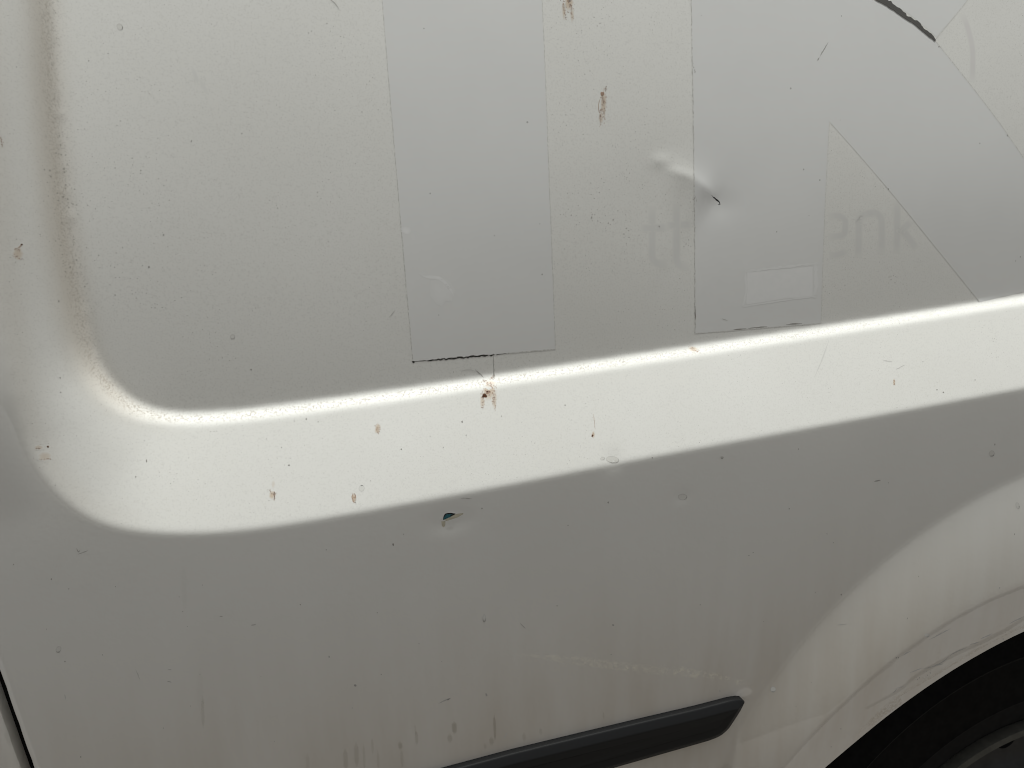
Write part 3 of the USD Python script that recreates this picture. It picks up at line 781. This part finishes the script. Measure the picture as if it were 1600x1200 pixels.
for nm_, P in (("rust_dot", [(478.5, 654.5, 1.2, 2), (451.5, 727, 2, 1.4), (497, 659, 1, 1), (440, 699, 1, 1.2), (92, 470.5, 1.3, 1.3), (94, 590.5, 1.3, 1.3), (95, 613, 1.2, 1.2), (212, 745, 1.2, 1.6), (229, 720, 1.2, 2.6), (883, 633, 1.2, 1.4), (1019, 735 - 20, 1, 1.2), (1464, 609, 1.2, 1.2), (1474, 613, 1.4, 1.4), (627, 702, 1.2, 1.5), (722, 659, 1.6, 2.2)]),):
    for x, y, rx, ry in P:
        Marks(LO2).blob(x, y, rx * .8, ry * .8).done(nm_, "grime")

# paint chips with a dark rim
def chip(x, y, rx, ry, rot=0.0, dark=(0.2, 1.6), m_=0.8):
    P = xform("paint_chip", VAN)
    Marks(LO).blob(x, y, rx, ry, rot, 14, m_, 0.12).done("bare_spot", "chip_paint", P)
    a_ = np.linspace(dark[0], dark[1], 7)
    c, s = math.cos(rot), math.sin(rot)
    q_ = np.c_[rx * np.cos(a_), ry * np.sin(a_)] @ np.array([[c, s], [-s, c]]) + (x, y)
    Marks(LO2).ribbon(q_, 1.5, 0.9, True, wob_=.1, step=1.2).done("chip_edge", "scratch", P)
    a_ = np.linspace(0, 2 * math.pi, 16)
    q_ = np.c_[rx * np.cos(a_), ry * np.sin(a_)] @ np.array([[c, s], [-s, c]]) + (x, y)
    Marks(LO2).ribbon(q_, 0.8, 0.35, False, wob_=.1, step=1.2).done("chip_edge", "scratch", P)


chip(957, 718, 10, 5, 0.15, (-0.5, 2.6)); chip(941.5, 716.5, 3.5, 2.2, -.3, (0, 2)); chip(1066.5, 776.5, 6.5, 4.6, 0, (-.6, 1.2), .5)
chip(1549.5, 708.5, 4, 4.5, .5, (-.4, 1.8), .6); chip(1590, 790, 2.5, 5, -.3, (0, 2), .6); chip(91.5, 1014.5, 3.5, 5, .5, (0, 2.2), .5); chip(187, 42, 4, 5.2, -.6, (0, 2), .5)
chip(363.5, 526, 3.4, 3.4, 0, (0.2, 2.8), .4); chip(1208, 1077, 4, 4, 0, (0.6, 2.2), .2); chip(565, 763, 4.2, 4.6, .3, (4, 5), .5); chip(756.5, 966, 2, 6, 0, (0, 3), .4); chip(1448.5, 992.5, 3.4, 2.6, 0, (0, 2), .7); chip(1128, 714.5, 2.2, 1.5, 0, (0, 2.5), .7)

# punched hole with filler showing
P = xform("puncture", VAN, label="small torn puncture showing teal metal below the crease")
Marks(LO).poly([(692, 811.5), (701, 808.5), (712, 803), (724, 801.5), (723.5, 803.5), (716, 808), (706, 811.5), (698, 814)]).poly([(689.5, 814.5), (696, 814), (695.5, 821), (693.5, 824), (690.5, 822)], 1.0).done("filler_edge", "filler", P)
Marks(0.00006).poly([(692, 812.5), (693.5, 807), (696, 803), (700, 802), (711.5, 802.3), (709.5, 804.5), (703, 808), (696.5, 810.8)]).done("exposed_metal", "teal_metal", P)
Marks(0.0001).ribbon([(692.3, 812), (694, 806.5), (697, 802.8), (704, 802.2), (711.5, 802.4)], 1.8, 1, True, step=1.5).ribbon([(703, 806), (711.5, 802.6)], 2.2, 1, True, step=1.5).done("hole_edge", "hole_black", P)

# ghosts of removed lettering
def letter(strokes, w_, label):
    M_ = Marks(0.000008)
    for s in strokes:
        M_.ribbon(s, w_, 1.0, False, True, step=5)
    M_.done("ghost_letter", "ghost", label=label)


letter([[(1019, 322), (1019, 360), (1019, 402), (1030, 412), (1042, 411)], [(1002, 357), (1042, 355)]], 13, "faint ghost of a removed letter t, the first")
letter([[(1057, 318), (1057, 360), (1057, 404), (1066, 416), (1076, 414)], [(1042, 353), (1080, 350)]], 13, "faint ghost of a removed letter t, the second")
letter([[(1294, 370), (1320, 364), (1321, 346), (1310, 337), (1294, 338)], [(1296, 399), (1312, 397), (1322, 390)]], 11, "faint ghost of a removed letter e beside the slanting film edge")
letter([[(1342, 332), (1342, 365), (1341, 402)], [(1342, 350), (1350, 336), (1366, 332), (1377, 342), (1378, 365), (1377, 397)]], 12, "faint ghost of a removed letter n beside the slanting film edge")
letter([[(1402, 312), (1402, 352), (1401, 396)], [(1404, 365), (1424, 345)], [(1410, 358), (1432, 388)]], 12, "faint ghost of a removed letter k beside the slanting film edge")
M_ = Marks(0.000008).ribbon([(1503, 22), (1514, 50), (1520, 85), (1519, 128)], 10, 1.0, False, True, step=5)
M_.done("ghost_letter", "ghost_rose", label="faint rose arc left by removed lettering at the top right")

# pale rectangle on the right film, hand reflection painted on the left
P = xform("pale_rectangle", VAN, label="pale rectangle on the right film")
Marks(HI).poly(jag([(1168, 426), (1222, 421), (1270, 417), (1269, 462), (1220, 468), (1166, 476), (1168, 426)], .5, 60, 5)[:-1], 1.0).done("pale_rect_fill", "pale_tint", P)
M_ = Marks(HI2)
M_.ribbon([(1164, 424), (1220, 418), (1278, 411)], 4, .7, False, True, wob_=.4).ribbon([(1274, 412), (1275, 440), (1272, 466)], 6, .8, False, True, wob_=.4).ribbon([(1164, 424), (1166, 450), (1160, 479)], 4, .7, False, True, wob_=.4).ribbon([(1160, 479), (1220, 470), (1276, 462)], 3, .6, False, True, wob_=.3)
M_.done("pale_rect_edge", "pale_tint", P)
Marks(HI).soft(634, 360, 8, 6, m_=1.6).done("hand_reflection", "pale_tint")  # upper bit of the hand reflection, painted onto the left film
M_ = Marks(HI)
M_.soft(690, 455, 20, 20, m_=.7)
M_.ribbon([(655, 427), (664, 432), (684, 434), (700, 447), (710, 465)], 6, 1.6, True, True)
M_.done("hand_reflection", "pale_tint", label="pale hand reflection painted on the left film")
Marks(LO).soft(305, 118, 3.5, 14, m_=.7, rot=-.35).soft(318, 135, 3, 13, m_=.5, rot=-.5).done("scuff", "ghost", label="faint grey scuff at the upper left of the recess")

# dried water runs above the rub strip, yellowish rubbed line, mud at the arch
for x, y0_, y1_, w_, k_ in ((539, 1168, 1206, 9, .30), (556, 1158, 1200, 9, .32), (568, 1160, 1206, 5, .25), (581, 1152, 1180, 5, .22), (624.5, 1157, 1173, 8, .50), (627, 1170, 1200, 6, .25), (650, 1140, 1165, 6, .30), (648, 1130, 1150, 3, .2), (709, 1126, 1148, 9, .55), (702, 1145, 1162, 9, .38), (772, 1115, 1160, 5, .55), (767, 1150, 1166, 9, .40),
                          (818, 1143, 1160, 7, .28), (844, 1136, 1150, 6, .24), (480, 1175, 1210, 7, .18), (316, 1085, 1140, 6, .22), (287, 880, 960, 10, .06), (312, 1040, 1120, 12, .07), (757, 1160, 1172, 5, .3), (590, 1170, 1205, 5, .2), (942, 1110, 1125, 3, .3)):
    Marks(LO).ribbon([(x, y0_), (x + 1, (y0_ + y1_) / 2), (x + 1.5, y1_)], w_, k_ * 0.9, True, True, step=4).done("dirt_run", "streak")
M_ = Marks(LO2)
M_.ribbon([(800, 1022), (900, 1032), (985, 1043), (1060, 1050), (1115, 1056), (1175, 1070)], 16, .9, True, True, step=8)
for x, y, s in ((985, 1043, 9), (1050, 1050, 14), (1068, 1046, 12), (1115, 1055, 13), (1132, 1060, 10), (1155, 1066, 10), (1085, 1056, 8)):
    M_.soft(x, y, s, s * .55, m_=1.0)
M_.done("rubbed_line", "yellow_scuff", label="yellowish rubbed line above the rub strip's end")
M_ = Marks(LO)
M_.ribbon([(1330, 1155), (1400, 1100), (1470, 1058), (1560, 1005), (1640, 962)], 24, .42, True, True, step=8)
M_.done("mud_film", "tan_mud")
M_ = Marks(LO2)
for P_ in ([(1422, 1051), (1440, 1044)], [(1440, 1045), (1466, 1038), (1482, 1026)], [(1484, 1024), (1502, 1015), (1510, 1012)], [(1516, 1007), (1530, 1003)], [(1532, 998), (1550, 990)], [(1576, 975), (1600, 963)], [(1410, 1024), (1424, 1017)], [(1452, 1000), (1485, 982)], [(1396, 1082), (1402, 1076)], [(1464, 1040), (1474, 1037)]):
    M_.ribbon(P_, 1.5, .7, True, wob_=.3, step=2)
M_.specks(1400, 1028, 1404, 1027, 1.5, 4).specks(1432, 1064, 1455, 1048, 5, 16, .5, 1.1)
M_.done("filler_crack", "scratch", label="crumpled crack lines along the wheel-arch lip")
# scattered tiny stone chips: too small to pick apart
M_ = Marks(LO)
for _ in range(150):
    x, y = rng.uniform(20, 1590), rng.uniform(10, 1190)
    if Polygon([(0, 560), (200, 640), (1600, 470), (1600, 990), (1280, 1200), (690, 1200), (1160, 1080), (30, 1200)]).contains(Point(x, y)) or rng.uniform() < .35:
        s = rng.choice([0.6, 0.8, 1.0, 1.4], p=[.4, .3, .2, .1])
        if not (580 < x < 880 and y < 570) and not (x > 1070 and y < 520):
            M_.blob(x, y, s, s * rng.uniform(.8, 1.5), 0, 6, rng.uniform(.5, 1))
M_.done("stone_chips", "grime", kind="stuff")
